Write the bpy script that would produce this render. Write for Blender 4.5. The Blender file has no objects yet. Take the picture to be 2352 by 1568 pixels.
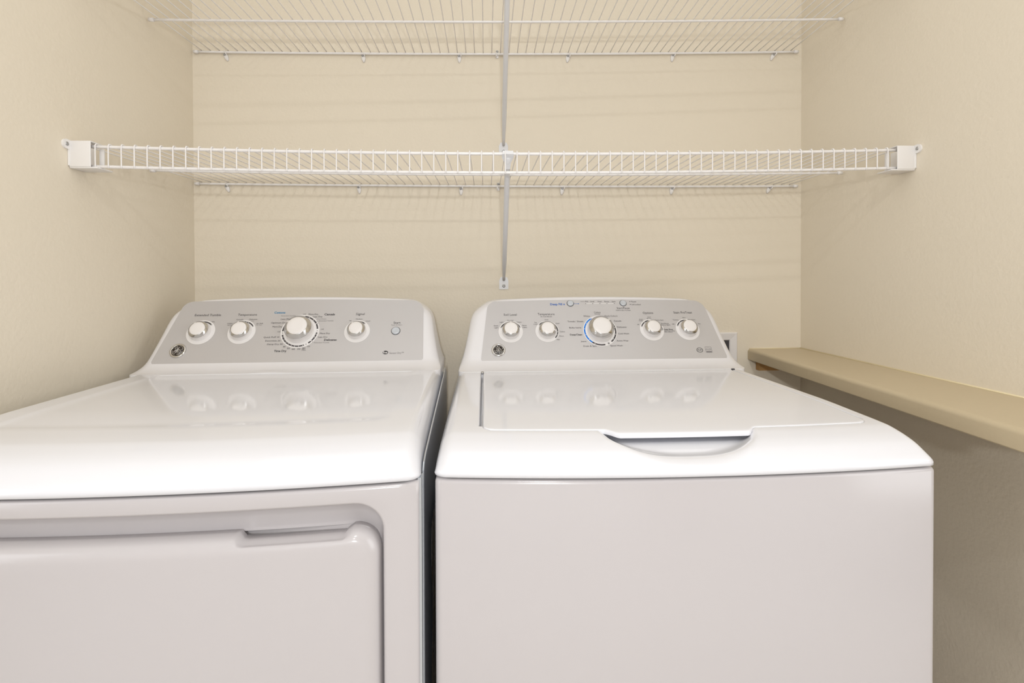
import bpy, bmesh, math, random
from math import sin, cos, pi, radians, sqrt, atan2, hypot, exp
from mathutils import Vector, Matrix
random.seed(4)
SC = bpy.context.scene
COL = SC.collection

# ------------------------------------------------------------------ camera
cam_data = bpy.data.cameras.new('camera')
cam = bpy.data.objects.new('camera', cam_data); COL.objects.link(cam)
cam_data.sensor_fit = 'HORIZONTAL'; cam_data.sensor_width = 36.0
cam_data.lens = 36.0 * 1180.0 / 2352.0
cam_data.shift_y = -126.0 / 2352.0
cam_data.clip_start = 0.02
_yaw, _pit, _roll = 0.0505, 0.0113, 0.003
f_ = Vector((sin(_yaw)*cos(_pit), cos(_yaw)*cos(_pit), -sin(_pit)))
r_ = Vector((cos(_yaw), -sin(_yaw), 0)); u_ = r_.cross(f_)
r2 = r_*cos(_roll) - u_*sin(_roll); u2 = u_*cos(_roll) + r_*sin(_roll)
cam.matrix_world = Matrix(((r2.x, u2.x, -f_.x, 0), (r2.y, u2.y, -f_.y, -1.52), (r2.z, u2.z, -f_.z, 1.165), (0, 0, 0, 1)))
SC.camera = cam

# ------------------------------------------------------------------ exposure, world, lights
SC.view_settings.view_transform = 'Standard'
SC.view_settings.look = 'None'
SC.view_settings.gamma = 1.0
SC.view_settings.use_curve_mapping = False
SC.view_settings.exposure = -0.50
world = bpy.data.worlds.new('world'); SC.world = world; world.use_nodes = True
world.node_tree.nodes['Background'].inputs[0].default_value = (1.0, 0.97, 0.93, 1)
world.node_tree.nodes['Background'].inputs[1].default_value = 0.3

def area_light(name, loc, target, size, power, color=(1, 1, 1), shape='DISK', size_y=None):
    d = bpy.data.lights.new(name, 'AREA'); d.shape = shape; d.size = size
    if size_y: d.size_y = size_y
    d.energy = power; d.color = color
    o = bpy.data.objects.new(name, d); COL.objects.link(o); o.location = loc
    o.rotation_euler = (Vector(target) - Vector(loc)).to_track_quat('-Z', 'Y').to_euler()
    return o
CEIL_1 = (0.06, -2.06); CEIL_2 = (0.06, -3.10)
area_light('ceiling_lamp_light', (CEIL_1[0], CEIL_1[1], 2.355), (CEIL_1[0], CEIL_1[1], 0), 0.11, 12, (1.0, 0.99, 0.98))
area_light('ceiling_lamp_light', (CEIL_2[0], CEIL_2[1], 2.355), (CEIL_2[0], CEIL_2[1], 0), 0.11, 10, (1.0, 0.99, 0.98))
area_light('overhead_fill_light', (0.06, -0.95, 2.425), (0.06, -0.95, 0), 1.7, 5, (0.96, 0.98, 1.0), 'RECTANGLE', 1.3)  # added soft fill under the ceiling to brighten the closet walls; no fixture here
area_light('photo_strobe_light', (0.05, -2.85, 1.30), (0.05, 0, 1.45), 0.05, 15, (0.97, 0.99, 1.0))
area_light('right_fill_light', (2.05, -1.80, 1.30), (-0.83, -0.55, 1.0), 1.1, 22, (0.94, 0.97, 1.0), 'RECTANGLE', 1.5)  # added broad fill aimed at the left closet wall; no window on this side
area_light('left_fill_light', (-1.95, -1.80, 1.30), (0.95, -0.55, 1.0), 1.1, 17, (0.94, 0.97, 1.0), 'RECTANGLE', 1.5)  # added fill for the right closet wall; no doorway is built there

# ------------------------------------------------------------------ materials
def new_mat(name, color, rough=0.5, metal=0.0, spec=0.5, coat=0.0, bump=None, mottled=None, emit=None):
    m = bpy.data.materials.new(name); m.use_nodes = True
    nt = m.node_tree; b = nt.nodes['Principled BSDF']
    b.inputs['Base Color'].default_value = (*color, 1); b.inputs['Roughness'].default_value = rough
    b.inputs['Metallic'].default_value = metal; b.inputs['Specular IOR Level'].default_value = spec
    b.inputs['Coat Weight'].default_value = coat; b.inputs['Coat Roughness'].default_value = 0.06
    tc = nt.nodes.new('ShaderNodeTexCoord')
    if mottled:
        sc, amt = mottled
        n = nt.nodes.new('ShaderNodeTexNoise'); n.inputs['Scale'].default_value = sc; n.inputs['Detail'].default_value = 4
        mx = nt.nodes.new('ShaderNodeMix'); mx.data_type = 'RGBA'
        mx.inputs[6].default_value = (*[c*(1-amt) for c in color], 1); mx.inputs[7].default_value = (*[min(1, c*(1+amt)) for c in color], 1)
        nt.links.new(tc.outputs['Object'], n.inputs['Vector']); nt.links.new(n.outputs['Fac'], mx.inputs[0]); nt.links.new(mx.outputs[2], b.inputs['Base Color'])
    if bump:
        sc, st, dist = bump
        n = nt.nodes.new('ShaderNodeTexNoise'); n.inputs['Scale'].default_value = sc; n.inputs['Detail'].default_value = 3
        bp = nt.nodes.new('ShaderNodeBump'); bp.inputs['Strength'].default_value = st; bp.inputs['Distance'].default_value = dist
        nt.links.new(tc.outputs['Object'], n.inputs['Vector']); nt.links.new(n.outputs['Fac'], bp.inputs['Height']); nt.links.new(bp.outputs['Normal'], b.inputs['Normal'])
    if emit:
        b.inputs['Emission Color'].default_value = (*emit[0], 1); b.inputs['Emission Strength'].default_value = emit[1]
    return m
def srgb(r, g, b):
    f = lambda c: (c/255/12.92) if c/255 <= 0.04045 else ((c/255+0.055)/1.055)**2.4
    return (f(r), f(g), f(b))
M = {}
M['wall'] = new_mat('cream_wall_paint', srgb(234, 224, 206), 0.6, spec=0.25, bump=(120, 0.35, 0.002), mottled=(0.9, 0.015))
M['room_wall'] = new_mat('white_room_paint', srgb(234, 231, 226), 0.7, spec=0.2)
M['ceiling'] = new_mat('ceiling_paint', srgb(240, 238, 232), 0.8, spec=0.2)
M['floor'] = new_mat('vinyl_floor', srgb(206, 198, 188), 0.4, mottled=(6, 0.08))
M['caulk'] = new_mat('caulk', srgb(240, 226, 190), 0.5)
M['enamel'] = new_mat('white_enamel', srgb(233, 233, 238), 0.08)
M['enamel_body_shaded'] = new_mat('white_steel_shaded', srgb(200, 195, 196), 0.17, spec=0.5)  # darker than the white top: the front's weaker light is put into this colour
M['side'] = new_mat('pale_grey_side_steel', srgb(214, 220, 228), 0.28, metal=0.8)
M['console'] = new_mat('white_console_plastic', srgb(232, 230, 232), 0.22)
M['panel'] = new_mat('silver_grey_overlay', srgb(197, 194, 194), 0.30, metal=0.25)
M['dial'] = new_mat('printed_white', srgb(236, 233, 232), 0.35)
M['ink'] = new_mat('charcoal_ink', srgb(74, 70, 72), 0.5)
M['ink_dark'] = new_mat('dark_ink', srgb(48, 45, 48), 0.5)
M['ink_grey'] = new_mat('grey_ink', srgb(132, 128, 128), 0.5)
M['ink_blue'] = new_mat('blue_ink', srgb(20, 128, 226), 0.4)
M['ink_navy'] = new_mat('deep_blue_ink', srgb(44, 104, 186), 0.4)
M['ink_teal'] = new_mat('teal_blue_ink', srgb(20, 128, 176), 0.4)
M['chrome'] = new_mat('chrome', (0.64, 0.63, 0.62), 0.10, metal=1.0)
M['knob'] = new_mat('white_knob_plastic', srgb(238, 234, 232), 0.3)
M['button'] = new_mat('silver_button', srgb(196, 200, 206), 0.35, metal=0.2)
M['badge_dark'] = new_mat('badge_enamel', srgb(52, 44, 40), 0.3)
M['gap'] = new_mat('dark_gap', srgb(60, 58, 62), 0.6)
M['wire'] = new_mat('white_epoxy_wire', srgb(242, 239, 238), 0.3)
M['bracket'] = new_mat('white_bracket_plastic', srgb(238, 235, 233), 0.4)
M['brace'] = new_mat('white_painted_brace', srgb(226, 226, 228), 0.35)
M['screw'] = new_mat('zinc_screw', (0.42, 0.42, 0.42), 0.35, metal=1.0)
M['counter'] = new_mat('taupe_laminate', srgb(204, 188, 158), 0.42, bump=(420, 0.08, 0.0006), mottled=(160, 0.03))
M['wood'] = new_mat('raw_plywood', srgb(196, 152, 96), 0.6, mottled=(22, 0.18))
M['box'] = new_mat('white_outlet_box', srgb(236, 232, 230), 0.4)
M['film'] = new_mat('clear_grey_film', srgb(140, 136, 134), 0.12, spec=0.8, bump=(18, 0.8, 0.02))
M['lamp'] = new_mat('lamp_glass', srgb(250, 246, 238), 0.4, emit=((1.0, 0.95, 0.88), 3.0))
M['door'] = new_mat('brown_wood_door', srgb(140, 98, 62), 0.4)
M['pane'] = new_mat('frosted_bright_pane', srgb(240, 244, 250), 0.3, emit=((0.9, 0.95, 1.0), 0.9))

# ------------------------------------------------------------------ helpers
def link(name, bm, mat, parent=None, smooth=True, normals=True):
    me = bpy.data.meshes.new(name)
    if normals: bmesh.ops.recalc_face_normals(bm, faces=bm.faces)
    bm.to_mesh(me); bm.free()
    if smooth:
        for p in me.polygons: p.use_smooth = True
    mats = mat if isinstance(mat, (list, tuple)) else [mat]
    for m in mats: me.materials.append(m)
    o = bpy.data.objects.new(name, me); COL.objects.link(o)
    if parent: o.parent = parent
    return o
def thing(name, label, cat, loc=(0, 0, 0), rot=(0, 0, 0), group=None):
    o = bpy.data.objects.new(name, None); COL.objects.link(o)
    o.empty_display_size = 0.05
    o.location = loc; o.rotation_euler = rot; o['label'] = label; o['category'] = cat
    if group: o['group'] = group
    return o
def tag(o, label, cat, group=None):
    o['label'] = label; o['category'] = cat
    if group: o['group'] = group
    return o
def struct(o): o['kind'] = 'structure'; return o
def sharp(o, ang=35):
    for p in o.data.polygons: p.use_smooth = True
    o.data.set_sharp_from_angle(angle=radians(ang)); return o
def box(bm, a, b, bev=0.0, seg=2, mi=0):
    x0, y0, z0 = a; x1, y1, z1 = b
    vs = [bm.verts.new((x, y, z)) for x in (x0, x1) for y in (y0, y1) for z in (z0, z1)]
    idx = [(0, 1, 3, 2), (4, 6, 7, 5), (0, 4, 5, 1), (2, 3, 7, 6), (0, 2, 6, 4), (1, 5, 7, 3)]
    fs = [bm.faces.new([vs[i] for i in q]) for q in idx]
    for f in fs: f.material_index = mi
    bmesh.ops.recalc_face_normals(bm, faces=fs)
    if bev:
        es = list({e for f in fs for e in f.edges})
        bmesh.ops.bevel(bm, geom=es, offset=bev, segments=seg, affect='EDGES', profile=0.5)
def tube(bm, pts, r, n=8, caps=True, flat=None, mi=0):
    """tube along a polyline; flat=(rx, ry) for an oval section"""
    P = [Vector(p) for p in pts]; rings = []
    prev = None
    for i, p in enumerate(P):
        t = ((P[i+1]-p) if i == 0 else (p-P[i-1]) if i == len(P)-1 else ((P[i+1]-p).normalized()+(p-P[i-1]).normalized())).normalized()
        if prev is None:
            a = Vector((0, 0, 1)) if abs(t.z) < 0.9 else Vector((0, 1, 0))
            s = t.cross(a).normalized()
        else:
            s = (prev - t*prev.dot(t)).normalized()
        prev = s; w = s.cross(t)
        rr = r[i] if isinstance(r, (list, tuple)) else r
        rx, ry = (rr, rr) if not flat else (rr*flat[0], rr*flat[1])
        rings.append([bm.verts.new(p + s*(rx*cos(2*pi*k/n)) + w*(ry*sin(2*pi*k/n))) for k in range(n)])
    for a, b in zip(rings, rings[1:]):
        for k in range(n):
            f = bm.faces.new((a[k], a[(k+1) % n], b[(k+1) % n], b[k])); f.material_index = mi
    if caps:
        bm.faces.new(rings[0][::-1]).material_index = mi; bm.faces.new(rings[-1]).material_index = mi
def lathe(bm, prof, n=48, tf=None, mi=0):
    """profile [(r, h)] spun about local z"""
    rings = []
    for r, h in prof:
        if r < 1e-6: rings.append([bm.verts.new((0, 0, h))])
        else: rings.append([bm.verts.new((r*cos(2*pi*k/n), r*sin(2*pi*k/n), h)) for k in range(n)])
    fs = []
    for a, b in zip(rings, rings[1:]):
        for k in range(n):
            q = []
            q += [a[k], a[(k+1) % n]] if len(a) > 1 else [a[0]]
            q += [b[(k+1) % n], b[k]] if len(b) > 1 else [b[0]]
            f = bm.faces.new(q); f.material_index = mi; fs.append(f)
    if tf is not None: bmesh.ops.transform(bm, matrix=tf, verts=[v for r in rings for v in r])
def interp(x, T):
    if x <= T[0][0]: return T[0][1]
    for (a, u), (b, v) in zip(T, T[1:]):
        if x <= b: return u + (v-u)*(x-a)/(b-a)
    return T[-1][1]
def hinterp(x, T):
    """smooth (monotone-ish cubic) interpolation"""
    n = len(T)
    if x <= T[0][0]: return T[0][1]
    if x >= T[-1][0]: return T[-1][1]
    sl = [(T[i+1][1]-T[i][1])/(T[i+1][0]-T[i][0]) for i in range(n-1)]
    m = [sl[0]] + [0 if sl[i-1]*sl[i] <= 0 else 2*sl[i-1]*sl[i]/(sl[i-1]+sl[i]) for i in range(1, n-1)] + [sl[-1]]
    for i in range(n-1):
        if x <= T[i+1][0]:
            h = T[i+1][0]-T[i][0]; t = (x-T[i][0])/h
            return ((2*t**3-3*t*t+1)*T[i][1] + (t**3-2*t*t+t)*h*m[i] + (-2*t**3+3*t*t)*T[i+1][1] + (t**3-t*t)*h*m[i+1])
def sstep(t): t = max(0.0, min(1.0, t)); return t*t*(3-2*t)
def loft(bm, rings, closed=True, cap0=False, cap1=False, mi=0):
    R = [[bm.verts.new(p) for p in r] for r in rings]; n = len(R[0])
    for a, b in zip(R, R[1:]):
        for k in range(n if closed else n-1):
            f = bm.faces.new((a[k], a[(k+1) % n], b[(k+1) % n], b[k])); f.material_index = mi
    if cap0: bm.faces.new(R[0][::-1]).material_index = mi
    if cap1: bm.faces.new(R[-1]).material_index = mi
    return R

# ------------------------------------------------------------------ the room
XL, XR = -0.8355, 0.9583
YC = -1.05          # closet mouth
H = 2.44
def slab(name, a, b, mat):
    bm = bmesh.new(); box(bm, a, b); o = link(name, bm, mat, smooth=False); return struct(o)
slab('wall_back', (XL-0.1, 0.0, 0), (XR+0.1, 0.1, H), M['wall'])
slab('wall_left', (XL-0.1, YC, 0), (XL, 0.0, H), M['wall'])
slab('wall_right', (XR, YC, 0), (XR+0.1, 0.0, H), M['wall'])
slab('wall_front_left', (-2.3, YC-0.0, 0), (XL-0.1, YC+0.1, H), M['room_wall'])
slab('wall_front_right', (XR+0.1, YC-0.0, 0), (2.3, YC+0.1, H), M['room_wall'])
slab('wall_room_left', (-2.4, -3.9, 0), (-2.3, YC+0.1, H), M['room_wall'])
slab('wall_room_right', (2.3, -3.9, 0), (2.4, YC+0.1, H), M['room_wall'])
slab('wall_room_rear', (-2.4, -4.0, 0), (2.4, -3.9, H), M['room_wall'])
slab('floor', (-2.4, -4.0, -0.05), (2.4, 0.1, 0.0), M['floor'])
slab('ceiling', (-2.4, -4.0, H), (2.4, 0.1, H+0.05), M['ceiling'])
# a brown door and a bright window across the room behind the camera (seen in the chrome)
bm = bmesh.new(); box(bm, (0.95, -3.9, 0.0), (1.75, -3.86, 2.03), 0.004)
struct(link('door_1', bm, M['door'], smooth=False))
bm = bmesh.new()
for a, b in (((-1.0, -3.9, 0.82), (-0.95, -3.85, 2.08)), ((0.55, -3.9, 0.82), (0.6, -3.85, 2.08)), ((-0.95, -3.9, 0.82), (0.55, -3.85, 0.86)), ((-0.95, -3.9, 2.04), (0.55, -3.85, 2.08)), ((-0.22, -3.9, 0.86), (-0.18, -3.86, 2.04))): box(bm, a, b)
wf = struct(link('window_1', bm, M['box'], smooth=False))
bm = bmesh.new(); box(bm, (-0.95, -3.895, 0.86), (0.55, -3.885, 2.04)); link('window_pane', bm, M['pane'], wf, smooth=False)
# fine caulk bead where countertop meets the walls is part of the countertop below

def ceiling_light(x, y, label):
    t = thing('ceiling_light', label, 'ceiling light', (x, y, H), group='ceiling lights of the laundry room')
    bm = bmesh.new(); lathe(bm, [(0, 0), (0.15, 0), (0.155, -0.01), (0.15, -0.025), (0.13, -0.03), (0, -0.03)], 40); link('lamp_base', bm, M['bracket'], t)
    bm = bmesh.new(); lathe(bm, [(0.128, -0.029), (0.125, -0.05), (0.10, -0.066), (0.06, -0.074), (0, -0.076)], 40); link('lamp_shade', bm, M['lamp'], t)
ceiling_light(CEIL_1[0], CEIL_1[1], 'round flush ceiling light nearest the laundry closet')
ceiling_light(CEIL_2[0], CEIL_2[1], 'round flush ceiling light nearest the rear window')

# ------------------------------------------------------------------ wire shelves
def make_shelf(label, BL, BR, FL, FR, sag, front_sag, pitch=0.0251, lip=0.041, off=0.0):
    """ventilated wire shelf; corner points give back-left, back-right, front-left, front-right"""
    BL, BR, FL, FR = map(Vector, (BL, BR, FL, FR))
    root = thing('wire_shelf', label, 'shelf', tuple(BL))
    def S(u, v):
        p = (BL*(1-u)+BR*u)*(1-v) + (FL*(1-u)+FR*u)*v
        p.z -= (sag*(1-v) + front_sag*v) * 4*u*(1-u)
        return p - BL
    L = (BR-BL).length
    N = 36
    rail = lambda v, dz, r, u0, u1, dy=0.0: [S(u0+(u1-u0)*i/N, v) + Vector((0, dy, dz)) for i in range(N+1)]
    rr = 0.0032
    e = 0.004/L
    for nm, v, dz, dy, u0, u1, r in (('back_rail', 0.0, -rr-0.0012, -0.004, e, 1-3*e, rr), ('middle_rail', 0.46, -rr-0.0014, 0, e, 1-e, 0.0031), ('front_rail', 1.0, -0.001, 0.0, 0.012, 0.988, 0.0033), ('lip_rail', 1.0, -lip, -0.0005, 0.012, 0.988, 0.0032)):
        bm = bmesh.new(); tube(bm, rail(v, dz, r, u0, u1, dy), r, 10)
        if nm in ('back_rail', 'middle_rail'):   # moulded end caps
            for uu, sg in ((u0, 1), (u1, -1)):
                p = S(uu, v) + Vector((0, dy, dz)); tube(bm, [p+Vector((0.0005*sg*-1, 0, 0)), p+Vector((0.012*sg, 0, 0))], 0.0046, 12)
        link(nm, bm, M['wire'], root)
    for i in range(-1, 71):
        u = (0.0458 + off + i*pitch)/L
        if u > 0.992: continue
        pts = [S(u, t) + Vector((0, -0.001 if t == 0 else 0, 0.0014)) for t in (0.0, 0.25, 0.46, 0.75, 0.97)]
        f = S(u, 1.0)
        pts += [f + Vector((0, 0.0015, 0.0042)), f + Vector((0, -0.0022, 0.0042)), f + Vector((0, -0.0046, 0.0008)), f + Vector((0, -0.0047, -0.006)), f + Vector((0, -0.0047, -lip+0.001)), f + Vector((0, -0.0036, -lip-0.0035))]
        bm = bmesh.new(); tube(bm, pts, 0.00135, 6); link('cross_wire', bm, M['wire'], root)
    return root
make_shelf('lower white wire shelf with its front lip in full view at mid height', (-0.8325, -0.002, 1.4495), (0.9545, -0.002, 1.4535), (-0.8335, -0.4340, 1.4410), (0.9560, -0.4095, 1.4575), 0.004, 0.0125)
make_shelf('upper white wire shelf cut off by the top of the picture', (-0.8325, -0.002, 1.8240), (0.9555, -0.002, 1.8585), (-0.8335, -0.4340, 1.8080), (0.9560, -0.4095, 1.8700), 0.007, 0.006, off=0.003)

def add_screw(parent, loc, r=0.0034, axis='y'):
    bm = bmesh.new()
    lathe(bm, [(r*1.15, 0), (r*1.1, 0.0006), (r*0.7, 0.0016), (r*0.42, 0.0018), (r*0.3, 0.0008), (0, 0.0006)], 16)
    rot = {'y': Matrix.Rotation(radians(90), 4, 'X'), '+x': Matrix.Rotation(radians(90), 4, 'Y'), '-x': Matrix.Rotation(radians(-90), 4, 'Y')}[axis]
    bmesh.ops.transform(bm, matrix=Matrix.Translation(loc) @ rot, verts=bm.verts)
    return link('screw', bm, M['screw'], parent)
# small wall clips that hold the back rails
def clip_proto(label):
    t = thing('shelf_clip', label, 'shelf clip')
    bm = bmesh.new()
    out = [(0.0055, 0.002), (0.006, -0.003), (0.0052, -0.010), (0.0018, -0.0175), (-0.0018, -0.0175), (-0.0052, -0.010), (-0.006, -0.003), (-0.0055, 0.002), (-0.003, 0.0055), (0.003, 0.0055)]
    loft(bm, [[(x, 0.0, z) for x, z in out], [(x, -0.003, z) for x, z in out], [(x*0.7, -0.0045, z*0.8-0.001) for x, z in out]], True, True, True)
    # hook over the rail
    tube(bm, [(0.0045, -0.003, -0.002), (0.0045, -0.0085, 0.000), (0.0045, -0.0110, 0.0045), (0.0045, -0.0085, 0.0085), (0.0045, -0.002, 0.0085)], 0.0018, 8)
    link('clip_body', bm, M['bracket'], t)
    add_screw(t, (-0.001, -0.0045, 0.0008), 0.0030)
    return t
def copy_thing(src, loc, label, roll=0.0):
    c = src.copy(); COL.objects.link(c); c.location = loc; c['label'] = label; c.rotation_euler = (0, roll, 0)
    for ch in src.children:
        d = ch.copy(); COL.objects.link(d); d.parent = c
    return c
UP = [(-0.7429, 1.8132, 'leftmost white clip on the upper shelf rail, near the left corner'), (-0.3534, 1.8172, 'second white clip from the left on the upper shelf rail'), (-0.0756, 1.8215, 'white clip on the upper rail, left of the brace and its saddle clip'), (0.2449, 1.8278, 'first white clip right of the brace on the upper shelf rail'), (0.5605, 1.8360, 'second white clip from the right on the upper shelf rail'), (0.8693, 1.8445, 'rightmost white clip on the upper shelf rail, near the right corner')]
LO = [(-0.7427, 1.4385, 'leftmost white clip on the lower shelf rail, near the left corner'), (-0.3682, 1.4372, 'second white clip from the left on the lower shelf rail'), (-0.0722, 1.4345, 'white clip on the lower shelf rail just left of the brace'), (0.2273, 1.4370, 'first white clip right of the brace on the lower shelf rail'), (0.5581, 1.4394, 'second white clip from the right on the lower shelf rail'), (0.8582, 1.4436, 'rightmost white clip on the lower shelf rail, near the right corner')]
proto = None
for k, (grp, L) in enumerate((('wall clips under the upper shelf', UP), ('wall clips under the lower shelf', LO))):
    for i, (x, z, lab) in enumerate(L):
        tilt = radians([-22, -6, 0, 8, 10, 24][i])
        if proto is None: proto = clip_proto(lab); c = proto; c.location = (x, 0, z); c.rotation_euler = (0, tilt, 0)
        else: c = copy_thing(proto, (x, 0, z), lab, tilt)
        c['group'] = grp
# saddle clips beside the braces
def saddle(x, z, label):
    t = thing('saddle_clip', label, 'shelf clip', (x, 0, z), group='saddle clips beside the braces')
    bm = bmesh.new(); box(bm, (-0.004, -0.003, -0.016), (0.004, 0, 0.008), 0.0012)
    tube(bm, [(-0.003, -0.003, -0.012), (-0.003, -0.010, -0.013), (-0.003, -0.0125, -0.008), (-0.003, -0.010, -0.003), (-0.003, -0.002, -0.0025)], 0.002, 8)
    link('clip_body', bm, M['bracket'], t); add_screw(t, (0, -0.003, 0.0035), 0.0030)
saddle(0.0352, 1.8345, 'white saddle clip on the upper rail beside the upper brace')
saddle(0.0370, 1.4465, 'white saddle clip on the lower rail beside the lower brace')

# end brackets of the lower shelf
def end_bracket(side, wallx, y, z, label):
    t = thing('end_bracket', label, 'shelf bracket', (wallx, y, z), group='end brackets of the lower shelf')
    s = side
    bm = bmesh.new()
    box(bm, (min(0, s*0.0035), -0.016, -0.044), (max(0, s*0.0035), 0.055, 0.006), 0.0012)            # wall plate
    box(bm, (min(s*0.001, s*0.0425), -0.0140, -0.046), (max(s*0.001, s*0.0425), -0.0105, 0.0062), 0.0014, 3)  # front cheek
    box(bm, (min(s*0.001, s*0.056), -0.0125, -0.0485), (max(s*0.001, s*0.056), 0.030, -0.0455), 0.001)   # floor
    box(bm, (min(s*0.001, s*0.0425), -0.0125, 0.0045), (max(s*0.001, s*0.0425), 0.022, 0.0068), 0.001)     # top
    box(bm, (min(s*0.047, s*0.056), 0.004, -0.0465), (max(s*0.047, s*0.056), 0.008, -0.006), 0.001)     # inner tab
    # screw ear in front
    n = 14
    ear = [(-0.010, -0.012), (-0.010, 0.0062)] + [(-0.021+0.0095*cos(radians(90+180*k/n)), -0.002+0.0095*sin(radians(90+180*k/n))) for k in range(n+1)]
    loft(bm, [[(0, yy, zz) for yy, zz in ear], [(s*0.004, yy, zz) for yy, zz in ear]], True, True, True)
    sharp(link('bracket_shell', bm, M['bracket'], t))
    add_screw(t, (s*0.004, -0.021, -0.002), 0.0036, '+x' if s > 0 else '-x')
end_bracket(1, XL, -0.430, 1.4425, 'white plastic end bracket on the left wall holding the lower shelf')
end_bracket(-1, XR, -0.405, 1.4570, 'white plastic end bracket on the right wall holding the lower shelf')

# diagonal braces
def brace(head, foot, label):
    t = thing('support_brace', label, 'shelf brace', foot, group='diagonal shelf braces')
    h = Vector(head) - Vector(foot)
    bm = bmesh.new()
    a = Vector((0, -0.006, 0.012)); n = 20
    pts = [a.lerp(h+Vector((0, 0.004, -0.008)), i/n) for i in range(n+1)]
    r = [0.0042 + 0.0022*sstep(i/4) for i in range(n+1)]
    r[-1] = 0.0075; r[-2] = 0.0066
    tube(bm, pts, r, 14)
    link('brace_tube', bm, M['brace'], t)
    bm = bmesh.new()    # flared head hooked over the front rail
    w0, w1 = 0.0055, 0.0125
    c = h
    loft(bm, [[c+Vector((-w0, 0.018, -0.030)), c+Vector((w0, 0.018, -0.030)), c+Vector((w0, 0.021, -0.028)), c+Vector((-w0, 0.021, -0.028))],
              [c+Vector((-w0*1.25, 0.010, -0.018)), c+Vector((w0*1.25, 0.010, -0.018)), c+Vector((w0*1.25, 0.014, -0.016)), c+Vector((-w0*1.25, 0.014, -0.016))],
              [c+Vector((-w1, 0.003, -0.009)), c+Vector((w1, 0.003, -0.009)), c+Vector((w1, 0.007, -0.006)), c+Vector((-w1, 0.007, -0.006))],
              [c+Vector((-w1, -0.0050, -0.003)), c+Vector((w1, -0.0050, -0.003)), c+Vector((w1, 0.006, -0.001)), c+Vector((-w1, 0.006, -0.001))],
              [c+Vector((-w1*0.9, -0.0050, 0.004)), c+Vector((w1*0.9, -0.0050, 0.004)), c+Vector((w1*0.9, 0.005, 0.0045)), c+Vector((-w1*0.9, 0.005, 0.0045))]], True, True, True)
    sharp(link('brace_head', bm, M['brace'], t), 50)
    bm = bmesh.new()    # flattened foot plate on the wall
    out = [(-0.0135, -0.016), (0.0135, -0.016), (0.0135, 0.010), (0.009, 0.020), (-0.009, 0.020), (-0.0135, 0.010)]
    loft(bm, [[(x, 0.0, z) for x, z in out], [(x, -0.0022, z) for x, z in out]], True, True, True)
    link('foot_plate', bm, M['brace'], t, smooth=False)
    add_screw(t, (0, -0.0022, -0.006), 0.0042)
brace((0.0475, -0.4215, 1.4372), (0.0525, 0.0, 1.1560), 'lower diagonal white brace running from the lower shelf down to the wall')
brace((0.0490, -0.4215, 1.8330), (0.0530, 0.0, 1.5520), 'upper diagonal white brace ending at the wall behind the lower shelf')

# ------------------------------------------------------------------ countertop on the right wall
ct = thing('countertop', 'narrow taupe laminate ledge running along the right wall', 'countertop', (XR, 0, 0.957))
bm = bmesh.new()
rings = []
for i in range(25):
    y = -0.0005 - 1.03*i/24
    xf = 0.7930 + (-0.036)*(abs(y)/0.85) - XR
    zt = -0.006*abs(y); rb = 0.009; th = 0.033
    prof = [(-0.0003, 0.0), (xf+rb, 0.0)]
    prof += [(xf+rb-rb*sin(radians(a)), -rb+rb*cos(radians(a))) for a in (15, 30, 45, 60, 75, 90)]
    prof += [(xf, -th+0.002), (xf+0.002, -th), (xf+0.020, -th), (xf+0.020, -0.019), (-0.0003, -0.019)]
    rings.append([(px, y, pz+zt) for px, pz in prof])
loft(bm, rings, True, True, True)
sharp(link('ledge_top', bm, M['counter'], ct), 40)
bm = bmesh.new()
tube(bm, [(-0.0012, -0.0, 0.0005), (-0.0012, -1.03, -0.0055)], 0.0022, 6)
tube(bm, [(-0.160, -0.0012, 0.0004), (-0.001, -0.0012, 0.0004)], 0.0018, 6)
link('caulk_bead', bm, M['caulk'], ct)
bm = bmesh.new(); box(bm, (0.818, -0.019, 0.893), (XR-0.0205, -0.0005, 0.9355), 0.001)
tag(link('wood_cleat', bm, M['wood'], smooth=False), 'short raw wood cleat on the back wall under the ledge', 'cleat')
bm = bmesh.new(); box(bm, (XR-0.019, -1.02, 0.893), (XR-0.0005, -0.0005, 0.9310), 0.001)
tag(link('wall_cleat', bm, M['wall'], smooth=False), 'painted cream cleat along the right wall under the ledge', 'cleat')

# ------------------------------------------------------------------ washer outlet box in the back wall
ob = thing('outlet_box', 'white recessed washer outlet box on the back wall behind the washer', 'outlet box', (0.6450, 0, 0.90))
bm = bmesh.new()
def rect(hw, z0, z1, y): return [(-hw, y, z0), (hw, y, z0), (hw, y, z1), (-hw, y, z1)]
loft(bm, [rect(0.1137, -0.107, 0.107, 0.0), rect(0.1137, -0.107, 0.107, -0.004), rect(0.1105, -0.104, 0.104, -0.0065), rect(0.092, -0.085, 0.085, -0.0035), rect(0.090, -0.083, 0.083, -0.0008)], True)
link('box_frame', bm, M['box'], ob, smooth=False)
bm = bmesh.new(); loft(bm, [rect(0.0899, -0.0829, 0.0829, -0.0009), rect(0.05, -0.05, 0.05, -0.0007)], True, False, True); link('recess_shade_plate', bm, M['gap'], ob, smooth=False)  # flat dark plate; the shade of the recess is put into its colour
for sx in (-0.04, 0.04):
    bm = bmesh.new(); lathe(bm, [(0.014, 0), (0.014, 0.03), (0.010, 0.034), (0.010, 0.05), (0, 0.05)], 20, Matrix.Translation((sx, -0.001, -0.02)) @ Matrix.Rotation(radians(90), 4, 'X')); link('valve', bm, M['screw'], ob)
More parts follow.
